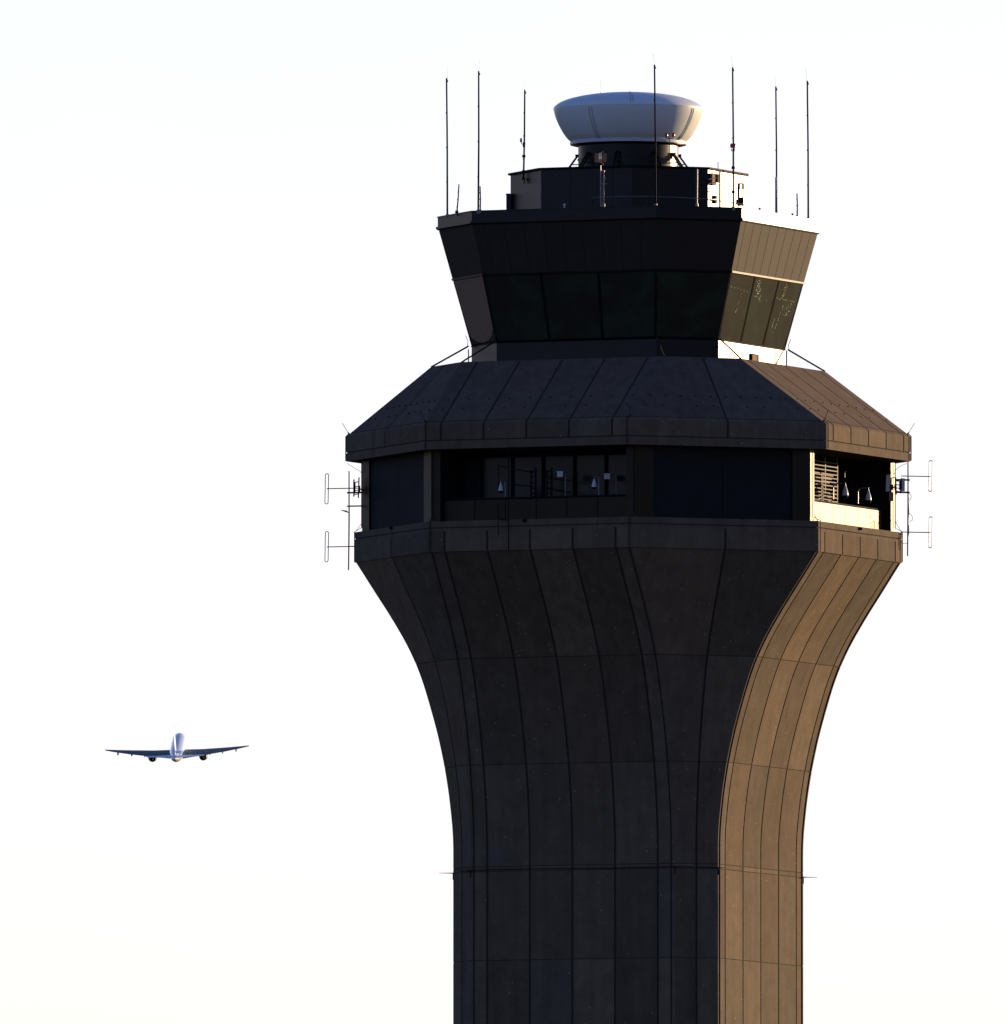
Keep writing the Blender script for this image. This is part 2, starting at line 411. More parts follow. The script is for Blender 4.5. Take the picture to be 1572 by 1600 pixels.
# cab windows: three per wide face, one per narrow face, each with its frame and pane
back = MB(); 
d0, w0 = cabdw(441.2); d1, w1 = cabdw(543)
back.grid([verts8(d0-4, w0-1, 441.2), verts8(d1-4, w1-1, 543.5)], True); back.build('cab_interior', M['dark'], tower)
def fp(kind, ph, y, f, off=0.0, o=0.0):
    d, w = cabdw(y)
    dist, half = (d, w) if kind == 'A' else ((d+w)/S2, (d-w)/S2)
    n, t = ang(ph); p = (n*(dist+off)+t*(f*half+o))*U; p.z = Z(y); return p
def window(kind, ph, f0, f1, panemat='glass', glints=None, label=None):
    q = MB(); y0, y1 = 441.6, 543
    def bar(fa, ya, fb, yb, oa, ob, r=1.7):
        q.tube([fp(kind, ph, ya, fa, -1.5, oa), fp(kind, ph, yb, fb, -1.5, ob)], r*U, 4)
    bar(f0, y0, f0, y1, 1.1, 1.1); bar(f1, y0, f1, y1, -1.1, -1.1); bar(f0, y1-1, f1, y1-1, 1, -1)
    fr = q.build('window', M['black'], tower, label=label)
    p = MB()
    if panemat == 'tan':                 # tan panel over the pane, rounded lower end
        pts = [fp(kind, ph, 442, f0, -.2, 3), fp(kind, ph, 442, f1, -.2, -3)]
        cen = (f0+f1)/2
        for k in range(0, 13):
            a = PI*k/12
            f = cen+(f1-f0)/2*.93*math.cos(a); yy = 520+21*math.sin(a)
            pts.append(fp(kind, ph, yy, f, -.2))
        p.face(pts[::-1])
        gl = MB(); gl.face([fp(kind, ph, 442, f0, -1.2, 2), fp(kind, ph, 442, f1, -1.2, -2), fp(kind, ph, 542, f1, -1.2, -2), fp(kind, ph, 542, f0, -1.2, 2)])
        gl.build('pane', M['glass'], fr)
        p.build('tan_panel', M['tan'], fr)
        return
    p.face([fp(kind, ph, 442, f0, -1.0, 2), fp(kind, ph, 442, f1, -1.0, -2), fp(kind, ph, 542, f1, -1.0, -2), fp(kind, ph, 542, f0, -1.0, 2)])
    if glints:  # reflected sun glints drawn as small pale quads on the pane
        rnd = random.Random(glints[0])
        for (fa, ya, fb, yb, n_, sp) in glints[1]:
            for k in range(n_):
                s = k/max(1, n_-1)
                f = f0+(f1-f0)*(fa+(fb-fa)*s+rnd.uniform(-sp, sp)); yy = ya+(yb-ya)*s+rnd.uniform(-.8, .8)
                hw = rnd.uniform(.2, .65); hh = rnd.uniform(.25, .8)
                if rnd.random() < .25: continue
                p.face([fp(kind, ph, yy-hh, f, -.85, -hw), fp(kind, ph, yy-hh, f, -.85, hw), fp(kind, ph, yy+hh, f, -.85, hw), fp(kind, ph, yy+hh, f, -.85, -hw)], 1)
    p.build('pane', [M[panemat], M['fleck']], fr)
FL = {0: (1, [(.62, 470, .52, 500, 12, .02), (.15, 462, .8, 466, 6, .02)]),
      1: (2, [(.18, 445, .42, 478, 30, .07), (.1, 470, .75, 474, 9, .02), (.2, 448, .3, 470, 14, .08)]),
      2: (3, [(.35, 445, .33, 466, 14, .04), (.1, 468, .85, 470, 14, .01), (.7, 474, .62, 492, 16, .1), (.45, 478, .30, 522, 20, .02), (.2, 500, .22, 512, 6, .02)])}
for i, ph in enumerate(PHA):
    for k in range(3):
        window('A', ph, -1+2*k/3, -1+2*(k+1)/3, glints=FL[k] if i == 1 else None)
for i, ph in enumerate(PHB):
    if i == 3: window('B', ph, -1, 1, 'tan', label='tan panel with rounded lower end over the window')
    else: window('B', ph, -1, 1)
q = MB(); ring(q, [(d1+1.0, w1, 543.2), (d1+.4, w1, 545), (209, 134.5, 545.4), (209, 134.5, 575.5)]); ring(q, [(d1-8, w1, 543), (d1+1.0, w1, 543.2)])
q.build('cab_base_wall', M['cabmetal'], tower)
q = MB(); n, t = ang(PHA[1])
def onlit(d, u, y): return L(PHA[1], d, u, y)
c_ = onlit(209.6, 8, 565.5); q.box(c_, t*15*U, n*.05, Vector((0, 0, 7.5*U)), 0)
c_ = onlit(210.6, 3, 566.0); q.box(c_, t*9*U, n*.05, Vector((0, 0, 6*U)), 1)
q.build('hatch', [M['black'], M['tan']], tower)
# parapet of the cab roof
q = MB()
ring(q, [(254, 154, 361), (260, 157.5, 361), (260, 157.5, 357.6), (257.4, 156, 357.4), (257.4, 156, 343.2), (258.6, 156.6, 343), (258.6, 156.6, 341.4), (251, 153, 341.4), (251, 153, 349)])
q.build('cab_roof_parapet', M['cabmetal'], tower)
q = MB(); cap(q, 254, 155, 349); q.build('cab_roof_deck', M['slate'], tower)
# thin black strip standing in for the shadow line under the parapet
q = MB(); ring(q, [(258.5, 157, 360.95), (258.5, 157, 362.6), (250, 155, 362.8)]); q.build('shadow_strip', M['black'], tower)
# penthouse
q = MB(); v = verts8(167.4, 77, 300); q.prism([(p.x, p.y) for p in v], Z(349), Z(274.5)); q_ = q.build('penthouse', M['cabmetal'], tower)
q = MB(); ring(q, [(160, 75, 274.4), (171, 79, 274.4), (171, 79, 271.2), (120, 60, 271)]); cap(q, 120, 60, 271); q.build('penthouse_roof', M['black'], q_)
for ph in PHA:
    for u in (-28, 44):
        q = MB(); q.box(L(ph, 167.6, u, 311), ang(ph)[1]*.02, ang(ph)[0]*.012, Vector((0, 0, 36*U)))
        q.build('panel_seam', M['joint'], q_)
# braces from the cab foot down to the skirt roof
for ph in PHA:
    for s in (-1, 1):
        a_ = L(ph, 213, 137*s, 543.5); b_ = L(ph, 262, 171*s, 577)
        q = MB(); q.tube([a_, b_], 1.35*U, 8)
        q.tube([L(ph, 217, 140*s, 527), L(ph, 213.5, 138*s, 536), L(ph, 214.5, 138*s, 542), a_], .45*U, 6)
        q.build('corner_brace', M['cable'], tower)
for x, q0, y0 in ((1229, -20, 548), (732, 20, 546)):
    q = MB(); q.tube([P(x, y0, q0), P(x, y0+30, q0)], .9*U, 8); q.build('brace_post', M['black'], tower)

# ------------------------------------------------------------------ radar dome
rd = thing('radar_dome', 'white bowl shaped radar dome on a round drum above the penthouse roof', 'radar dome', (0, 0, Z(271)))
def prof_z(pr): return [(r*U, Z(y)) for r, y in pr]
b = MB(); b.lathe(prof_z([(86, 222.5), (88.5, 222.4), (93.5, 218.5), (98, 213.5), (102.5, 207), (106.5, 200), (110, 193), (113, 186), (115.3, 179), (116.6, 173.5), (117, 171)]), n=96)
b.build('bowl', M['radome'], rd, True)
b = MB(); b.lathe(prof_z([(117.4, 171.3), (117.5, 170.6), (116.6, 168.8), (114.5, 166.4), (110.5, 163.2), (105, 160), (98, 157), (88, 153.8), (76, 151), (61, 148.5), (44, 146.6), (25, 145.4), (8, 145), (.01, 145)]), n=96)
b.build('dome', M['radome'], rd, True)
b = MB(); b.lathe(prof_z([(88, 226.6), (91, 226.6), (91.5, 222.6), (84, 222.4)]), n=96); b.build('flange', M['white'], rd, True)
b = MB(); b.lathe(prof_z([(78.5, 274), (78.5, 229.6), (88, 227.4), (88, 226.7)]), n=96)
for yy in (250, 268): b.lathe(prof_z([(78.4, yy+1), (79.6, yy+.8), (79.6, yy-.8), (78.4, yy-1)]), n=96)
b.build('drum', M['cabmetal'], rd, True)
def radp(r, phi, y):
    n, t = ang(phi); p = n*r*U; p.z = Z(y); return p
for k in range(4):
    ph = -31+91*k
    b = MB(); pr = [(89.6, 222), (94.4, 218.5), (99, 213.5), (103.4, 207), (107.4, 200), (110.8, 193), (113.8, 186), (116, 179), (117.3, 173.5)]
    for dphi in (-1.3, 1.3): b.tube([radp(r-.3, ph+dphi, y) for r, y in pr], .010, 5)
    b.build('seam', M['rib'], rd)
for k in range(4):
    ph = 2.4+90*k
    b = MB(); pr = [(116.9, 169), (114.6, 166.2), (110.6, 162.9), (105, 159.7), (98, 156.7), (88, 153.5), (76, 150.8), (61, 148.3), (44, 146.4), (25, 145.2)]
    for dphi in (-1.0, 1.0): b.tube([radp(r-.2, ph+dphi, y) for r, y in pr], .010, 5)
    b.build('seam', M['rib'], rd)
for ph in (-92, -52, -12, 30, 62, 90, 135, 180, 225):
    b = MB(); n, t = ang(ph); R0 = 79 ; R1 = 99
    for s in (-3.5, 3.5):
        p0 = (n*R0+t*s)*U; p0.z = Z(243); p1 = (n*R1+t*s)*U; p1.z = Z(270.5)
        b.tube([p0, p1], 1.5*U, 6)
    p0 = (n*76)*U; p0.z = Z(243); p1 = n*83*U; p1.z = Z(243); b.tube([p0, p1], 2.2*U, 6)
    p0 = (n*78)*U; p0.z = Z(257); p1 = n*90*U; p1.z = Z(257); b.tube([p0, p1], .9*U, 6)
    b.build('strut', M['black'], rd)

# ------------------------------------------------------------------ whip antennas
def rod(name, label, cat, group, x0, y0, x1, y1, q, r, whip=None, clamps=(), m='black', sleeve=None, lean=0):
    base = P(x0, y0+1.5, q)
    t_ = thing(name, label, cat, base, group)
    top = P(x1, y1, q)
    b = MB(); b.tube([base, base+(top-base)*.5+Vector((.012, 0, 0)), top], [r*U*1.12, r*U, r*U*.92], 10)
    for k in (.25, .5, .75):
        c = base+(top-base)*k
        b.tube([c-Vector((0, 0, .03)), c+Vector((0, 0, .03))], r*U*1.13, 10)
    b.build('mast', M[m], t_)
    b = MB(); b.tube([base-Vector((0, 0, .05)), base+Vector((0, 0, .10))], r*U*1.9, 12); b.build('base_collar', M['steel'], t_)
    if whip:
        b = MB(); b.tube([top+Vector((.03, 0, -.2)), P(whip[0], whip[1], q)], [.012, .007], 6)
        b.box(top+Vector((.035, 0, -.12)), (.022, 0, 0), (0, .02, 0), (0, 0, .05)); b.build('lightning_tip', M['steel'], t_)
    if sleeve:
        b = MB(); b.tube([P(x0-.6, y0, q), P(x0-.6, sleeve, q)], r*U*1.35, 8)
        b.build('sleeve', M['steel'], t_)
    for cy in clamps:
        c = P(x0+(x1-x0)*(y0-cy)/(y0-y1), cy, q)
        b = MB(); b.box(c, (.065, 0, 0), (0, .05, 0), (0, 0, .05)); b.build('clamp', M['black'], t_)
    return t_
G1 = 'tall whip antennas round the cab roof'
rod('whip_antenna', 'tall black whip antenna at the far left edge of the cab roof', 'antenna', G1, 699, 337, 697.8, 122, 77, 1.35, (700.5, 103))
rod('whip_antenna', 'tall black whip antenna second from the left, with a short rod right beside it', 'antenna', G1, 747.3, 330, 748, 111, 179, 1.35, (749.8, 93))
t3 = rod('whip_antenna', 'black whip antenna clamped to the left wall of the penthouse, carrying a small lamp', 'antenna', G1, 818, 283, 820, 140, 66, 1.3, (821, 120), (280, 268, 244))
rod('whip_antenna', 'tallest black whip antenna rising in front of the white radar dome', 'antenna', G1, 1024.5, 321, 1022.7, 101, 292, 1.35, (1020.7, 83))
t5 = rod('whip_antenna', 'tall black whip antenna at the sunlit roof corner, with a red lamp halfway up', 'antenna', G1, 1146, 325, 1144.8, 105, 250, 1.35, (1143.3, 86), (300, 262))
rod('whip_antenna', 'black whip antenna second from the right, with a thick pale sleeve at its foot', 'antenna', G1, 1213.5, 333, 1212.3, 135, 98, 1.25, (1210.8, 117), (), sleeve=277)
rod('whip_antenna', 'tall black whip antenna at the far right end of the cab roof', 'antenna', G1, 1263, 342, 1261.5, 126, -15, 1.35, (1258.8, 106))
G2 = 'short rod antennas on the cab roof edge'
rod('rod_antenna', 'short leaning rod antenna just right of the leftmost tall antenna', 'antenna', G2, 713.5, 334, 717.2, 288, 118, 1.0, None, (331,))
rod('rod_antenna', 'short upright rod antenna touching the second tall antenna from the left', 'antenna', G2, 750.4, 330, 750.2, 291, 183, 1.0)
rod('rod_antenna', 'short upright rod antenna standing alone near the right end of the cab roof', 'antenna', G2, 1245.7, 339, 1245.3, 302, 21, 1.0)
for x, y, q_, lab in ((1187, 330, 150, 'small black vent stub on the sunlit roof edge nearer the penthouse'), (1238.3, 338.5, 39, 'small black vent stub on the sunlit roof edge beside the short rod antenna')):
    t_ = thing('vent_stub', lab, 'vent', P(x, y, q_), 'vent stubs on the cab roof')
    b = MB(); b.tube([P(x, y, q_), P(x, y-4, q_)], 1.0*U, 10); b.build('pipe', M['black'], t_)
    b = MB(); b.tube([P(x, y-3.2, q_), P(x, y-5, q_)], 1.7*U, 10); b.build('cap', M['black'], t_)
tt = thing('lightning_rod', 'hair thin lightning rod on top of the white radar dome', 'lightning rod', P(939.5, 146, 0))
b = MB(); b.tube([P(939.5, 147, 0), P(938.6, 123, 0)], [.012, .007], 6); b.build('rod', M['steel'], tt)
b = MB(); b.tube([P(939.5, 147, 0), P(939.5, 144.2, 0)], .03, 8); b.build('foot', M['steel'], tt)

def lamp_head(b, c, r=2.3, h=6.5, m=0):
    z = c.z
    b.lathe([(r*U*.5, -h*.5*U), (r*U*.95, -h*.35*U), (r*U, 0), (r*U*.9, h*.25*U), (r*U*.45, h*.48*U), (.001, h*.5*U)], c, 14, m)
# twin red lamps
t_ = thing('obstruction_light', 'pair of red warning lamps on a thin pole before the radar drum', 'warning light', P(1046, 262, 120))
b = MB(); b.tube([P(1046, 262, 120), P(1046, 217, 120)], .5*U, 8); b.build('pole', M['black'], t_)
b = MB(); b.tube([P(1041, 214, 120), P(1041.5, 216.5, 120), P(1051.5, 216.5, 120), P(1052, 214, 120)], .6*U, 8); b.build('crossbar', M['black'], t_)
for x in (1041.2, 1052.2):
    b = MB(); lamp_head(b, P(x, 210.5, 120), 2.5, 6.5); b.build('lamp', M['red'], t_, True)
t_ = thing('obstruction_light', 'red warning lamp clamped on the tall antenna at the sunlit roof corner', 'warning light', P(1145.3, 230, 255))
b = MB()
for dx in (-2.2, 2.2): lamp_head(b, P(1145.3+dx, 227.5, 256), 2.2, 7)
b.build('lamp', M['red'], t_, True)
b = MB(); b.tube([P(1142.6, 232, 256), P(1143.6, 236, 256), P(1147.2, 236, 256), P(1148, 232, 256)], .7*U, 8); b.build('bracket', M['black'], t_)
t_ = thing('obstruction_light', 'small dark warning lamp on the antenna beside the penthouse left wall', 'warning light', P(815, 222, 66))
b = MB(); lamp_head(b, P(814.2, 219, 66), 1.7, 7); b.build('lamp', M['black'], t_, True)
b = MB(); b.tube([P(814.2, 222, 66), P(815.4, 225, 66), P(818.7, 225.5, 66)], .6*U, 8); b.tube([P(818.9, 222, 66), P(818.7, 230, 66)], 2.0*U, 8); b.build('bracket', M['black'], t_)
# rotating beacon with glass shields
q0 = 253
t_ = thing('rotating_beacon', 'amber shielded beacon lamp on a thin pole before the dark penthouse', 'beacon', P(938.5, 323, q0))
b = MB(); b.tube([P(938.7, 324, q0), P(938.5, 256, q0)], .8*U, 8); b.build('pole', M['steel'], t_)
for x in (932, 945):
    b = MB(); b.box(P(x, 246.5, q0), (2.6*U, 0, 0), (0, 2.5*U, 0), (0, 0, 7*U)); b.box(P(x, 246.5, q0), (3.1*U, 0, 0), (0, 2.8*U, 0), (0, 0, .4*U)); b.build('shield', M['amber'], t_)
b = MB(); lamp_head(b, P(938.3, 246.5, q0+1), 3.2, 18); b.build('lens', M['lens'], t_, True)
b = MB(); b.tube([P(938.5, 258, q0), P(938.5, 255, q0)], 4.5*U, 12); b.tube([P(938.5, 238, q0), P(938.5, 236.5, q0)], 4.0*U, 12); b.build('cage_plate', M['black'], t_)
# pale vertical tubes
for x, ya, yb, q_, lab in ((943.3, 266, 320, 262, 'pale grey tube antenna beside the beacon pole'), (1089, 264.5, 320, 262, 'pale grey tube antenna standing alone near the right end of the dark penthouse wall')):
    t_ = thing('tube_antenna', lab, 'antenna', P(x, yb+2, q_), 'pale tube antennas on the cab roof')
    b = MB(); b.tube([P(x-.3, yb+2, q_), P(x+.3, ya, q_)], 1.35*U, 10); b.build('tube', M['steel'], t_)
    b = MB(); b.tube([P(x-.3, yb+3, q_), P(x-.3, yb-1.5, q_)], 2.6*U, 10); b.build('foot', M['steel'], t_)
    b = MB(); b.box(P(x, 287+(0 if x < 1000 else 23), q_-2), (5*U, 0, 0), (0, .6*U, 0), (0, 0, .5*U)); b.build('clamp', M['steel'], t_)
t_ = thing('handrail', 'thin pale pipe rail running low across the penthouse front', 'handrail', P(1000, 330, 235))
rail = [(925.5, 311, 226), (927.5, 308.8, 227), (975, 307, 250), (1010, 307, 262), (1060, 308.6, 250), (1105, 311.2, 233), (1146, 317, 205), (1163, 320, 188)]
b = MB(); b.tube([P(*p) for p in rail], .75*U, 8); b.build('rail', M['steel'], t_)
for x, y, q_ in (rail[0], rail[3], rail[5], rail[7]):
    b = MB(); b.tube([P(x, y, q_), P(x, y+22, q_)], .6*U, 8); b.build('post', M['black'], t_)
# fittings on the sunlit penthouse wall
n1, t1 = ang(PHA[1]); ZV = Vector((0, 0, 1))
def litp(x, y, d):   # point on a plane parallel to the sunlit wide face, seen at column x row y
    u = (x-AX-.9191*d)/.3939
    for _ in range(6):
        p = (n1*d+t1*u)*U; s = (CP.y*-1+p.y)/D   # perspective correction of the column
        u = ((x-AX)*s - .9191*d + (1-s)*0)/.3939 + 0*u
    q = -(n1*d+t1*u).y
    return P(x, y, q)
t_ = thing('junction_box', 'beige box with dark cover plates on the sunlit penthouse wall', 'electrical box', litp(1116, 290, 170))
b = MB(); c = litp(1114.5, 280, 170.5); b.box(c, t1*8*U, n1*2*U, ZV*9*U); b.build('housing', M['tan'], t_)
b = MB()
for dy in (-1, 6): b.tube([litp(1107, 281+dy, 173.5), litp(1120, 279+dy, 173.5)], .7*U, 6)
b.build('cable', M['cable'], t_)
t_ = thing('loudspeaker', 'dark slim box antenna with a spike above it beside the beige box', 'antenna', litp(1121.5, 300, 171))
b = MB(); b.box(litp(1121.3, 278.5, 173), t1*4*U, n1*2*U, ZV*6.5*U); b.build('housing', M['black'], t_)
b = MB(); b.tube([litp(1122, 253, 173), litp(1122, 285, 173), litp(1121, 297, 173), litp(1107, 300, 173)], .55*U, 6); b.build('conduit', M['cable'], t_)
t_['category'] = 'antenna'; t_.name = 'box_antenna'
t_ = thing('loop_antenna', 'dark upright loop antenna with box feet on the sunlit roof corner', 'antenna', P(1158, 325, 150))
b = MB(); b.tube([P(1154.8, 322, 150), P(1154.8, 287.5, 150), P(1156, 286.4, 150), P(1159.5, 286.4, 150), P(1161, 287.5, 150), P(1161, 322, 150)], 1.0*U, 8); b.build('loop', M['cable'], t_)
b = MB()
for x in (1154.8, 1161): b.box(P(x, 291, 150), (1.7*U, 0, 0), (0, 1.5*U, 0), (0, 0, 4.5*U))
b.build('element', M['cable'], t_)
b = MB(); b.box(P(1158.5, 315, 150), (3.2*U, 0, 0), (0, 3*U, 0), (0, 0, 6.5*U)); b.box(P(1151.5, 316, 150), (1.5*U, 0, 0), (0, 2*U, 0), (0, 0, 4*U)); b.build('foot_box', M['black'], t_)
for k, (x, y, lab) in enumerate(((1117.5, 308.5, 'small black wall lamp on the sunlit penthouse wall, upper of two'), (1117.5, 315.5, 'small black wall lamp on the sunlit penthouse wall, lower of two'))):
    b = MB(); b.box(litp(x, y, 169.5), t1*3*U, n1*2*U, ZV*2.4*U); b.box(litp(x, y-2.4, 170), t1*3.8*U, n1*3*U, ZV*.5*U); tag(b.build('wall_lamp', M['black']), lab, 'lamp', 'small wall lamps on the penthouse')
t_ = thing('equipment_cabinet', 'small grey cabinet fixed to the far left side of the penthouse', 'cabinet', P(795, 345, 0))
b = MB(); b.box(P(794.8, 326, 2), (3.8*U, 0, 0), (0, 9*U, 0), (0, 0, 22*U)); b.build('housing', M['cabmetal'], t_)
b = MB(); b.box(P(794.8, 303.6, 2), (4.3*U, 0, 0), (0, 9.6*U, 0), (0, 0, .7*U)); b.build('lid', M['steel'], t_)
b = MB(); b.tube([P(882, 320, 205), P(882, 345, 205)], 1*U, 8); b.lathe([(.001, -.06), (.05, -.03), (.06, .02), (.001, .05)], P(882, 320, 205), 12); tag(b.build('floodlight', M['white']), 'tiny pale round lamp low before the dark penthouse wall', 'lamp')

# ------------------------------------------------------------------ lightning rods and cables on the corners
CORN = []
for i, ph in enumerate(PHA):
    for s in (-1, 1): CORN.append((ph, s))
vis_name = {(0, -1): 'the left front corner', (0, 1): 'the middle front corner', (1, -1): 'the sunlit front corner', (1, 1): 'the far right corner',
            (3, 1): 'the far left corner', (3, -1): 'the rear left corner', (2, -1): 'the rear right corner', (2, 1): 'the back corner'}
for i, ph in enumerate(PHA):
    for s in (-1, 1):
        b1_ = math.degrees(math.atan2(W, 400))
        n, t = ang(ph+s*b1_)
        where = vis_name[(i, s)]
        if i == 2 or (i, s) == (3, -1): continue
        p0 = L(ph, 401, s*(W-.5), 679); p1 = p0+n*11*U+Vector((0, 0, 18*U))
        b = MB(); b.tube([p0-n*.05-Vector((0, 0, .08)), p1], .012, 6); b.tube([p0-n*.04, p0+n*.05+Vector((0, 0, .08))], .03, 6)
        tag(b.build('lightning_rod', M['cable']), 'thin slanting lightning rod on the skirt roof edge at '+where, 'lightning rod', 'lightning rods on the skirt roof')
        d2 = dist_at(1366)
        b2_ = math.degrees(math.atan2(W, d2)); n2, t2 = ang(ph+s*b2_)
        p0 = L(ph, d2, s*W, 1367.5); p1 = p0+n2*23*U
        b = MB(); b.tube([p0-n2*.05, p0+n2*4*U, p1], [.03, .02, .008], 6); b.box(p0-Vector((0, 0, .12)), n2*.022, t2*.022, Vector((0, 0, .14)))
        tag(b.build('lightning_rod', M['cable']), 'thin level lightning rod sticking out of the shaft joint at '+where, 'lightning rod', 'lightning rods on the shaft')
        # down conductor
        pts = []
        for y, d in ((677, 402), (682, 408), (720, 408)): pts.append(L(ph, d, s*(W-3), y))
        b = MB(); b.tube(pts, .022, 6)
        pts = [L(ph, 381, s*(W-3), 723), L(ph, 381, s*(W-3), 825), L(ph, 394, s*(W-5), 831), L(ph, 394, s*(W-5), 878)]
        b.tube(pts, .018, 6)
        pts = [L(ph, dist_at(y)+.9, s*(W-6), y) for y in [880+k*16 for k in range(46)]]+[L(ph, dist_at(1700)+.9, s*(W-6), yg-30)]
        b.tube(pts, .022, 6)
        tag(b.build('conductor_cable', M['cable']), 'thin black lightning cable running down '+where+' of the tower', 'cable', 'lightning cables down the tower corners')
b = MB(); dd = dist_at(1366)+1.1
b.tube([L(-68.2, (dd+W)/S2, 0, 1365.6), L(PHA[0], dd, -W, 1366), L(PHA[0], dd, -60, 1365.3), L(PHA[0], dd, 60, 1366.6), L(PHA[0], dd, W, 1366), L(PHA[1], dd, -W, 1366.5)], .018, 6)
tag(b.build('ring_cable', M['cable']), 'black cable wrapped level round the shadowed shaft at its ring joint', 'cable')

# ------------------------------------------------------------------ folded dipole arrays
def loop(b, x, ya, yb, hw, q, r=.016, vert=None, lean=0.):
    pts = []
    for k in range(7): a = PI*k/6; pts.append(P(x+lean/2+hw*math.cos(a), ya+hw-hw*math.sin(a), q))
    for k in range(7): a = PI+PI*k/6; pts.append(P(x-lean/2+hw*math.cos(a), yb-hw-hw*math.sin(a), q))
    b.tube(pts, r, 6, closed=True)
def dipoles(label, x, ya, yb, q, xd, yu, yl, arms, xin):
    t_ = thing('dipole_antenna', label, 'antenna', P(x, yb, q), 'dipole antennas on the gallery')
    b = MB(); b.tube([P(x-.5, yb, q), P(x+.3, (ya+yb)/2, q), P(x+.2, ya, q)], [1.0*U, 1.1*U, .9*U], 8)
    rr = random.Random(int(x))
    if x > 1000:                                   # cable lashed along the mast
        b.tube([P(x+.8+rr.uniform(-.5, .8), y_, q+1) for y_ in range(778, 842, 5)], .6*U, 6)
    b.build('mast', M['black'], t_)
    for (yc, ymin, ymax) in (yu, yl):
        b = MB(); b.tube([P(xin, yc-.3, q), P(xd, yc+.6, q)], .75*U, 8); b.build('boom', M['black'], t_)
        b = MB(); loop(b, xd+(-2 if xd < x else 2)*0, ymin, ymax, 2.5, q, lean=1.2 if x > 1000 else .8); b.build('folded_dipole', M['steel'], t_)
    for (ym, x2, th) in arms:
        b = MB(); b.tube([P(x+(-3 if xd < x else 3), ym, q), P(x2, ym-(.6 if th > 1 else 0), q)], th*U, 8); b.build('arm', M['black'], t_)
    return t_
tL = dipoles('two loop dipole antenna on a black mast off the far left side of the gallery', 545.2, 736, 891, 6, 510.6, (763, 740, 787.5), (854, 830.5, 878), ((770, 572, 1.3), (791, 572, 1.1)), 560)
b = MB(); b.tube([P(545, 801, 6), P(541, 799, 6), P(533, 797, 6)], [.5*U, 1.4*U, .5*U], 8); b.build('bracket', M['black'], tL)
b = MB(); b.tube([P(545, 854, 6), P(556, 853.5, 4)], .8*U, 8); b.build('arm', M['black'], tL)
tR = dipoles('two loop dipole antenna on a black mast off the far right side of the gallery', 1418.6, 713, 869, -32, 1454, (744, 719.5, 768), (831.5, 807.5, 856), ((750, 1390, 1.4), (769.5, 1390, 1.4)), 1408)
# third array seen end-on in front of the shadowed balcony
t_ = thing('dipole_antenna', 'dark dipole mast seen end-on before the shadowed balcony', 'antenna', P(794.5, 862, 340), 'dipole antennas on the gallery')
q0 = 352
b = MB(); b.tube([P(794.5, 860, q0), P(794.8, 698, q0)], .8*U, 8); b.build('mast', M['black'], t_)
b = MB(); b.tube([P(794.5, 813, q0), P(778, 811, q0+12)], .7*U, 8); b.build('arm', M['black'], t_)
b = MB(); b.tube([P(778, 788, q0+12), P(778.5, 836, q0+12)], .8*U, 8); b.build('rod', M['black'], t_)
b = MB(); b.tube([P(781, 728, q0), P(794.6, 731, q0)], .7*U, 8); b.tube([P(779, 725, q0), P(779, 760, q0)], .6*U, 8); b.build('bracket', M['black'], t_)
# panel antenna clusters
def cluster(label, x, y, q, s=1.0, flip=1):
    t_ = thing('panel_antenna', label, 'antenna', P(x, y, q), 'small dark panel antennas round the gallery')
    b = MB(); b.tube([P(x-4.5*flip, y-14*s, q), P(x-4.5*flip, y+13*s, q)], 1.1*U, 8)
    b.tube([P(x+3.5*flip, y-17*s, q), P(x+2.5*flip, y+15*s, q)], 1.0*U, 8); b.build('upright', M['black'], t_)
    b = MB()
    for dy in (-9, -2, 4, 10): b.tube([P(x-5*flip, y+dy*s, q), P(x+4*flip, y+(dy-1.5)*s, q)], .8*U, 6)
    b.build('rung', M['black'], t_)
    b = MB(); b.box(P(x-3.2*flip, y-1, q), (1.3*U, 0, 0), (0, 2*U, 0), (0, 0, 8*s*U)); b.box(P(x+4*flip, y+1, q), (1.6*U, 0, 0), (0, 2*U, 0), (0, 0, 5*s*U)); b.build('element', M['black'], t_)
    b = MB(); b.tube([P(x+3*flip, y, q), P(x+10*flip, y+3, q)], 1.2*U, 6); b.build('arm', M['black'], t_)
cluster('dark panel antenna between the left dipole mast and the gallery corner', 557.5, 763, 12)
cluster('dark panel antenna between the right dipole mast and the gallery corner', 1403, 760, -2, .85, -1)
# ladder shaped antennas before the dark balcony glass
for x, lab, fl in ((833, 'dark ladder shaped antenna left of the middle balcony mullion', -1), (858, 'dark ladder shaped antenna right of the middle balcony mullion', 1)):
    q_ = 318
    t_ = thing('ladder_antenna', lab, 'antenna', P(x, 778, q_), 'ladder shaped antennas on the shadowed balcony')
    b = MB(); b.tube([P(x-3, 778, q_), P(x-3, 735, q_)], 1.2*U, 8); b.tube([P(x+4, 778, q_), P(x+4, 730, q_)], 1.5*U, 8); b.build('upright', M['black'], t_)
    b = MB()
    for yy in (736, 745, 754, 763, 771): b.tube([P(x-5, yy+.6, q_), P(x+5, yy-.6, q_)], 1.0*U, 6)
    b.build('rung', M['black'], t_)
    b = MB(); e = x+fl*34
    b.tube([P(x, 738 if fl < 0 else 748, q_), P(e, 733 if fl < 0 else 751, q_)], 1.0*U, 6); b.tube([P(x, 760 if fl < 0 else 764, q_), P(e, 757 if fl < 0 else 770, q_)], 1.0*U, 6); b.build('arm', M['black'], t_)
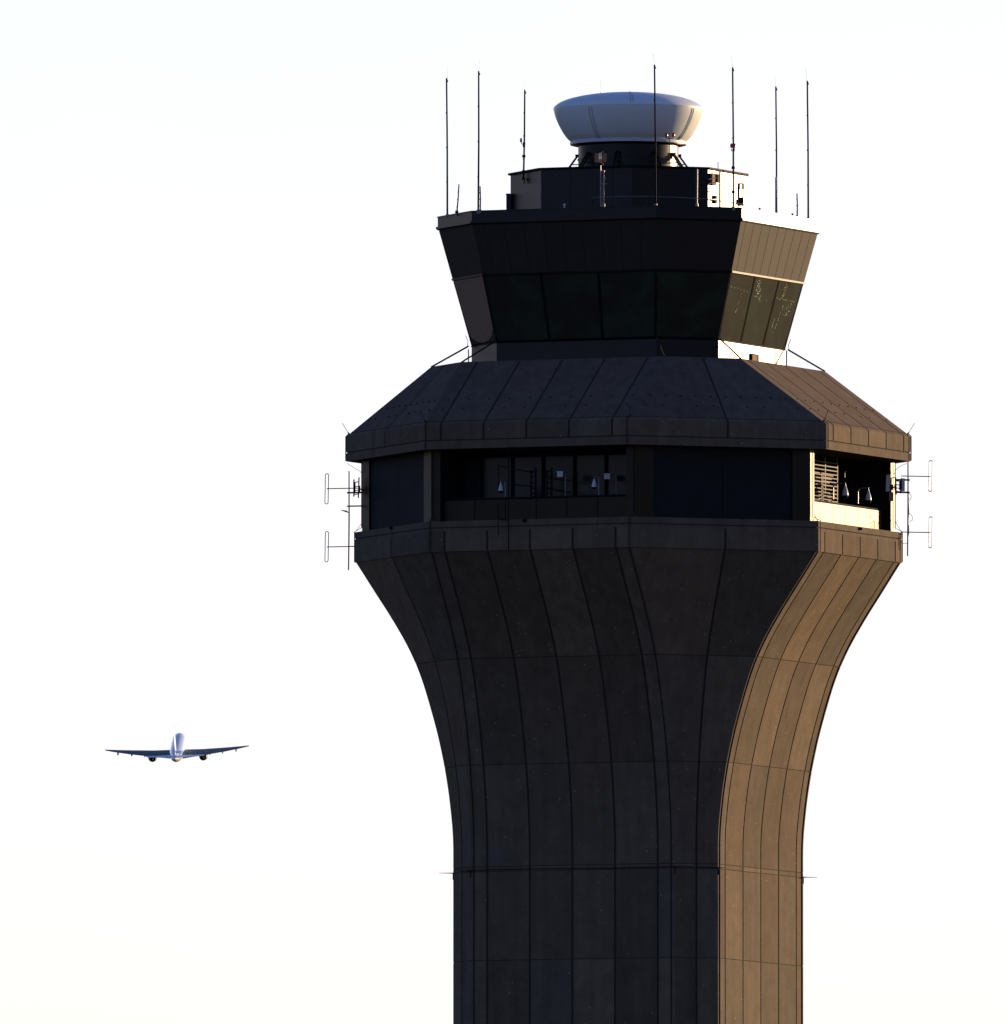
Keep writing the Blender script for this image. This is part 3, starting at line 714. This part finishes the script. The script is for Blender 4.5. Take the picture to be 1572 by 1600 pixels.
# bell shaped dome cameras hanging from goosenecks
def dome_cam(label, x, y, pivot, q, group, s=1.0):
    """x,y = centre of the bell; pivot=(x,y) = foot of the gooseneck"""
    t_ = thing('dome_camera', label, 'camera', P(pivot[0], pivot[1], q), group)
    px, py = pivot
    top = y-13*s
    b = MB(); b.tube([P(px, py, q), P(px, top+6, q), P(px+(x-px)*.12, top+1.5, q), P(px+(x-px)*.4, top, q), P(x, top, q), P(x, top+4*s, q)], 1.1*U, 8); b.build('gooseneck', M['steel'], t_)
    b = MB(); c = P(x, y, q)
    b.lathe([(.001, 9.5*s*U), (1.5*s*U, 9.3*s*U), (2.0*s*U, 6*s*U), (3.4*s*U, 3*s*U), (4.4*s*U, -2*s*U), (4.9*s*U, -5.5*s*U), (4.7*s*U, -6.2*s*U)], c, 20); b.build('hood', M['white'], t_, True)
    b = MB(); b.lathe([(4.6*s*U, -6.2*s*U), (4.2*s*U, -8.3*s*U), (2.5*s*U, -10*s*U), (.001, -10.6*s*U)], c, 20); b.build('lens_dome', M['black'], t_, True)
GC = 'bell shaped dome cameras round the gallery'
dome_cam('bell shaped dome camera on a gooseneck above the sunlit parapet, nearer the slatted rack', 1321, 768, (1302, 780), 165, GC)
dome_cam('bell shaped dome camera on a gooseneck above the sunlit parapet, farther from the slatted rack', 1357, 775.5, (1340.5, 787), 84, GC)
dome_cam('pale bell shaped dome camera at the left end of the shadowed balcony', 782.5, 762, (789.5, 806), 312, GC, .8)
dome_cam('pale bell shaped dome camera toward the right end of the shadowed balcony', 928.5, 756, (936, 793), 372, GC, .8)
for x, y, px, lab in ((875, 741.5, 883.5, 'pale square camera housing right of the ladder antennas on the shadowed balcony'), (948.5, 745, 963, 'pale square camera housing at the right end of the shadowed balcony')):
    q_ = 330
    t_ = thing('box_camera', lab, 'camera', P(px, 776, q_), 'square camera housings on the shadowed balcony')
    b = MB(); b.box(P(x, y, q_), (4.6*U, 0, 0), (0, 5*U, 0), (0, 0, 3.8*U)); b.lathe([(1.6*U, 3.6*U), (1.5*U, 5.5*U), (.001, 6*U)], P(x, y, q_), 12); b.build('housing', M['white'], t_)
    b = MB(); b.box(P(x, y-4.3, q_), (5.2*U, 0, 0), (0, 5.6*U, 0), (0, 0, .5*U)); b.build('sunshade', M['white'], t_)
    b = MB(); b.tube([P(x+4, y-2, q_), P(px, y-2.5, q_), P(px, 776, q_)], .9*U, 8); b.build('pole', M['steel'], t_)
# slatted rack on the sunlit balcony
t_ = thing('slatted_rack', 'tall rack of pale horizontal slats behind the sunlit parapet', 'rack', litp(1290, 800, 335))
q = MB()
for x in (1270, 1288.5, 1307.5): q.box(litp(x, 757, 335), t1*1.6*U, n1*1.5*U, ZV*44*U)
q.build('upright', M['slat'], t_)
for k in range(13):
    y_ = 719.5+k*6.0
    q = MB()
    a_, c_ = litp(1267, y_, 334), litp(1307.5, y_+5.2, 334)
    # slats are level: use the same height at both ends
    m_ = (a_+c_)/2; h_ = Vector(((c_-a_).x/2, (c_-a_).y/2, 0))
    q.box(m_, h_, n1*2.4*U, ZV*.85*U); q.build('slat', M['slat'], t_)
t_ = thing('slatted_rack', 'low rack of short pale slats standing before the taller slatted rack', 'rack', litp(1284, 800, 346))
q = MB()
for x in (1283, 1284.8): q.box(litp(x, 765, 345), t1*1.3*U, n1*1.2*U, ZV*27*U)
q.build('upright', M['slat'], t_)
for k in range(8):
    y_ = 742+k*5.4
    a_, c_ = litp(1271+(k % 2)*2, y_, 346), litp(1301-(k % 3)*3, y_, 346)
    q = MB(); m_ = (a_+c_)/2; h_ = Vector(((c_-a_).x/2, (c_-a_).y/2, 0)); q.box(m_, h_, n1*1.6*U, ZV*.75*U); q.build('slat', M['slat'], t_)
for x, y0, y1, lab in ((1320, 737, 775, 'thin upright pole behind the first dome camera on the sunlit balcony'), (1332, 744, 778, 'thin upright pole between the two dome cameras on the sunlit balcony')):
    q = MB(); q.tube([litp(x, y1+20, 335), litp(x, y0, 335)], .6*U, 8); tag(q.build('pole', M['cabmetal']), lab, 'pole', 'poles on the sunlit balcony')
t_ = thing('radio_unit', 'white slab radio unit mounted on the far right gallery corner', 'radio unit', P(1388, 768, 6))
q = MB(); c = P(1387.5, 755, 8); q.box(c, (3*U, 0, 0), (0, 4*U, 0), (.4*U, 0, 13*U)); q.build('housing', M['white'], t_)
q = MB(); q.box(P(1392.5, 776, 4), (3*U, 0, 0), (0, 2*U, 0), (0, 0, 7*U)); q.build('bracket', M['amber'], t_)
t_ = thing('radio_unit', 'pale box radio unit hung between the arms of the right dipole mast', 'radio unit', P(1411.5, 770, -3))
q = MB(); q.box(P(1411.3, 757.5, -4), (2.6*U, 0, 0), (0, 2.5*U, 0), (0, 0, 10*U)); q.build('housing', M['white'], t_)
q = MB(); q.box(P(1408.6, 757.5, -4), (.5*U, 0, 0), (0, 2.7*U, 0), (0, 0, 11*U)); q.build('bracket', M['black'], t_)
# loose cables near the corners
def cab(pts, lab, r=.010):
    # smooth polyline
    P3 = [P(*p) for p in pts]; out = []
    for i in range(len(P3)-1):
        p0 = P3[max(i-1, 0)]; p1 = P3[i]; p2 = P3[i+1]; p3 = P3[min(i+2, len(P3)-1)]
        for k in range(6):
            t = k/6
            out.append(.5*((2*p1)+(p2-p0)*t+(2*p0-5*p1+4*p2-p3)*t*t+(3*p1-p0-3*p2+p3)*t**3))
    out.append(P3[-1]); b = MB(); b.tube(out, r, 6); tag(b.build('loose_cable', M['cable']), lab, 'cable', 'loose thin cables at the gallery corners')
cab([(543, 724, 5), (553, 731, 5), (562, 736, 6), (567, 743, 8)], 'hair thin cable sagging below the upper band above the left dipole mast')
cab([(556, 830, 5), (562, 822, 5), (567, 815, 7)], 'hair thin cable rising from the lower band to the far left gallery corner')
cab([(1417, 724, 0), (1408, 728, 0), (1400, 734, 0), (1397, 742, 0)], 'hair thin cable curving from the right mast top to the wall corner')
cab([(1398, 812, 0), (1403, 822, 0), (1408, 831, 0), (1405, 840, 0), (1411, 849, 0), (1418, 849, 2)], 'hair thin cable dropping from the far right wall corner onto the lower band')
cab([(1420, 770, 2), (1424, 775, 2), (1421, 783, 2), (1418, 780, 2)], 'small cable loop on the right mast just below its arms')
cab([(1420, 801, 2), (1425, 806, 2), (1426, 812, 2), (1421, 815, 2)], 'small cable loop halfway down the right mast')
cab([(1267, 790, 290), (1268, 798, 290), (1277, 812, 292), (1279, 818, 292)], 'short dark cable hanging down the sunlit column at the parapet end', .016)
for x, y, ph, u, lab in ((1283, 818, 1, -6, 'sunlit'), ):
    q = MB(); q.box(L(PHA[1], 394, -0, 835), t1*2.5*U, n1*2*U, ZV*2.2*U); tag(q.build('floodlight', M['black']), 'small black fitting on the middle of the sunlit lower band', 'lamp', 'small fittings on the lower band')
n0, t0 = ang(PHA[0]); q = MB(); q.box(L(PHA[0], 394, -8, 834), t0*2.5*U, n0*2*U, ZV*2.2*U); tag(q.build('floodlight', M['black']), 'small black fitting on the rim under the shadowed balcony', 'lamp', 'small fittings on the lower band')
nb, tb = ang(PHB[3]); q = MB(); q.box(L(PHB[3], (394+W)/S2, 4, 834), tb*2.5*U, nb*2*U, ZV*2.2*U); tag(q.build('floodlight', M['black']), 'small black fitting on the far left of the lower band', 'lamp', 'small fittings on the lower band')

# ------------------------------------------------------------------ airliner, climbing away about 6.7 km off
M['jetwhite'] = mat('aircraft_white', (.76, .88, .82), .28, noise=.03, spec=.6, coat=.6)
M['jetwing'] = mat('aircraft_wing_grey', (.20, .23, .20), .5, noise=.1, nscale=.4, spec=.4)
M['jetbelly'] = mat('aircraft_belly', (.45, .42, .38), .35, spec=.5)
M['nacelle'] = mat('engine_nacelle', (.10, .13, .17), .4)
QP = -(6755-1000)/U
pos = P(277.5, 1171, QP)
jet = thing('airliner', 'twin engine airliner seen from behind climbing away left of the tower', 'airplane', pos)
def J(x, y, z): return Vector((x, y, z))
jet_parts = []
def jb(b, name, m, parent=None, smooth=True):
    me_parent = parent or jet
    o = b.build(name, m, None, smooth); o.parent = me_parent; return o
b = MB(); rows = []
st = [(-23.5, .12, .9), (-22.5, .35, .85), (-20, .75, .66), (-17, 1.2, .42), (-13, 1.62, .18), (-9, 1.86, .03), (-5, 1.93, 0), (12, 1.93, 0), (17, 1.88, 0), (20, 1.6, -.12), (22, 1.15, -.35), (23.2, .6, -.55), (23.6, .12, -.62)]
for y, r, dz in st:
    rows.append([J(r*math.cos(2*PI*k/28), y, dz+r*1.05*math.sin(2*PI*k/28)) for k in range(28)])
b.grid(rows, True); b.face(rows[0][::-1]); b.face(rows[-1])
fus = jb(b, 'fuselage', M['jetwhite'])
b = MB(); rows = []
for y, r in ((-7, .3), (-5, 1.6), (-1, 2.1), (4, 2.1), (7, 1.5), (8.5, .3)):
    rows.append([J(r*math.cos(2*PI*k/20), y, -1.35+r*.55*math.sin(2*PI*k/20)) for k in range(20)])
b.grid(rows, True); jb(b, 'wing_fairing', M['jetbelly'])
def foil(x, yl, ch, z, th, droop=0.):
    pts = []
    N = 8
    for k in range(N+1):
        c = k/N; pts.append(J(x, yl-ch*c, z+th*ch*2.0*(math.sqrt(max(c, 0))-c)*.9+(-droop*max(0, c-.7)/.3)))
    for k in range(N-1, 0, -1):
        c = k/N; pts.append(J(x, yl-ch*c, z-th*ch*.9*(math.sqrt(max(c, 0))-c)+(-droop*max(0, c-.7)/.3)))
    return pts
for s in (-1, 1):
    b = MB(); secs = [(1.4, 6.5, 8.8, -1.25, .12, .9), (6.5, 3.6, 5.8, -.75, .11, .75), (12.5, .1, 4.0, .05, .10, .45), (17, -2.6, 2.6, .72, .09, .15), (19.0, -3.8, 1.6, 1.05, .08, 0)]
    b.grid([foil(s*x, yl, ch, z, th, dr) for x, yl, ch, z, th, dr in secs], True); r = foil(s*19.0, -3.8, 1.6, 1.05, .08); b.face(r)
    wing = jb(b, 'wing', M['jetwing'])
    for x in (8.6, 12.0, 15.6):
        b = MB(); zc = -.75+(x-6.5)*.134-.42; yy = -1.6-(x-6.5)*.27
        rws = [[J(s*x+r*math.cos(2*PI*k/8), yy+o_, zc+dz+r*1.3*math.sin(2*PI*k/8)) for k in range(8)] for o_, r, dz in ((1.6, .05, .2), (.8, .22, 0), (-.8, .25, -.12), (-2.2, .05, -.3))]
        b.grid(rws, True); jb(b, 'flap_fairing', M['jetwing'], wing)
    b = MB(); b.grid([foil(s*x, yl, ch, z, th) for x, yl, ch, z, th in ((.6, -16.5, 4.6, .75, .09), (7.6, -20.6, 1.9, 1.35, .08))], True); b.face(foil(s*7.6, -20.6, 1.9, 1.35, .08)); jb(b, 'tailplane', M['jetwhite'])
    b = MB(); ex, ez = s*6.7, -2.1
    prf = [(3.2, .80), (3.8, 1.08), (4.1, 1.17), (3.7, 1.23), (2.0, 1.25), (.2, 1.10), (-1.2, .90), (-1.1, .72)]
    b.grid([[J(ex+r*math.cos(2*PI*k/24), y, ez+r*math.sin(2*PI*k/24)) for k in range(24)] for y, r in prf], True)
    eng = jb(b, 'engine', M['nacelle'])
    b = MB(); prf = [(-1.0, .80), (-1.4, .42), (-2.0, .25), (-2.6, .02)]
    b.grid([[J(ex+r*math.cos(2*PI*k/16), y, ez+r*math.sin(2*PI*k/16)) for k in range(16)] for y, r in prf], True); jb(b, 'exhaust_cone', M['black'], eng)
    b = MB(); b.grid([[J(ex+dx, 3.0, ez+.9), J(ex+dx, -.9, ez+.8), J(ex+dx*.6, -1.8, ez+1.1), J(ex+dx, 1.8, ez+1.2)] for dx in (-.14, .14)]); b.face([J(ex-.14, 3.0, ez+.9), J(ex+.14, 3.0, ez+.9), J(ex+.14, 1.8, ez+1.2), J(ex-.14, 1.8, ez+1.2)]); jb(b, 'pylon', M['jetwing'], eng, False)
def fin(z, yl, ch, th):
    pts = []
    for k in range(9): c = k/8; pts.append(J(th*ch*(math.sqrt(c)-c), yl-ch*c, z))
    for k in range(7, 0, -1): c = k/8; pts.append(J(-th*ch*(math.sqrt(c)-c), yl-ch*c, z))
    return pts
b = MB(); b.grid([fin(1.2, -13.6, 7.2, .16), fin(1.9, -14.6, 6.2, .16), fin(9.0, -20.4, 2.6, .13)], True); b.face(fin(9.0, -20.4, 2.6, .13)); jb(b, 'tail_fin', M['jetwhite'])
jet.rotation_euler = (math.radians(11.0), math.radians(-1.6), math.radians(-1.3))
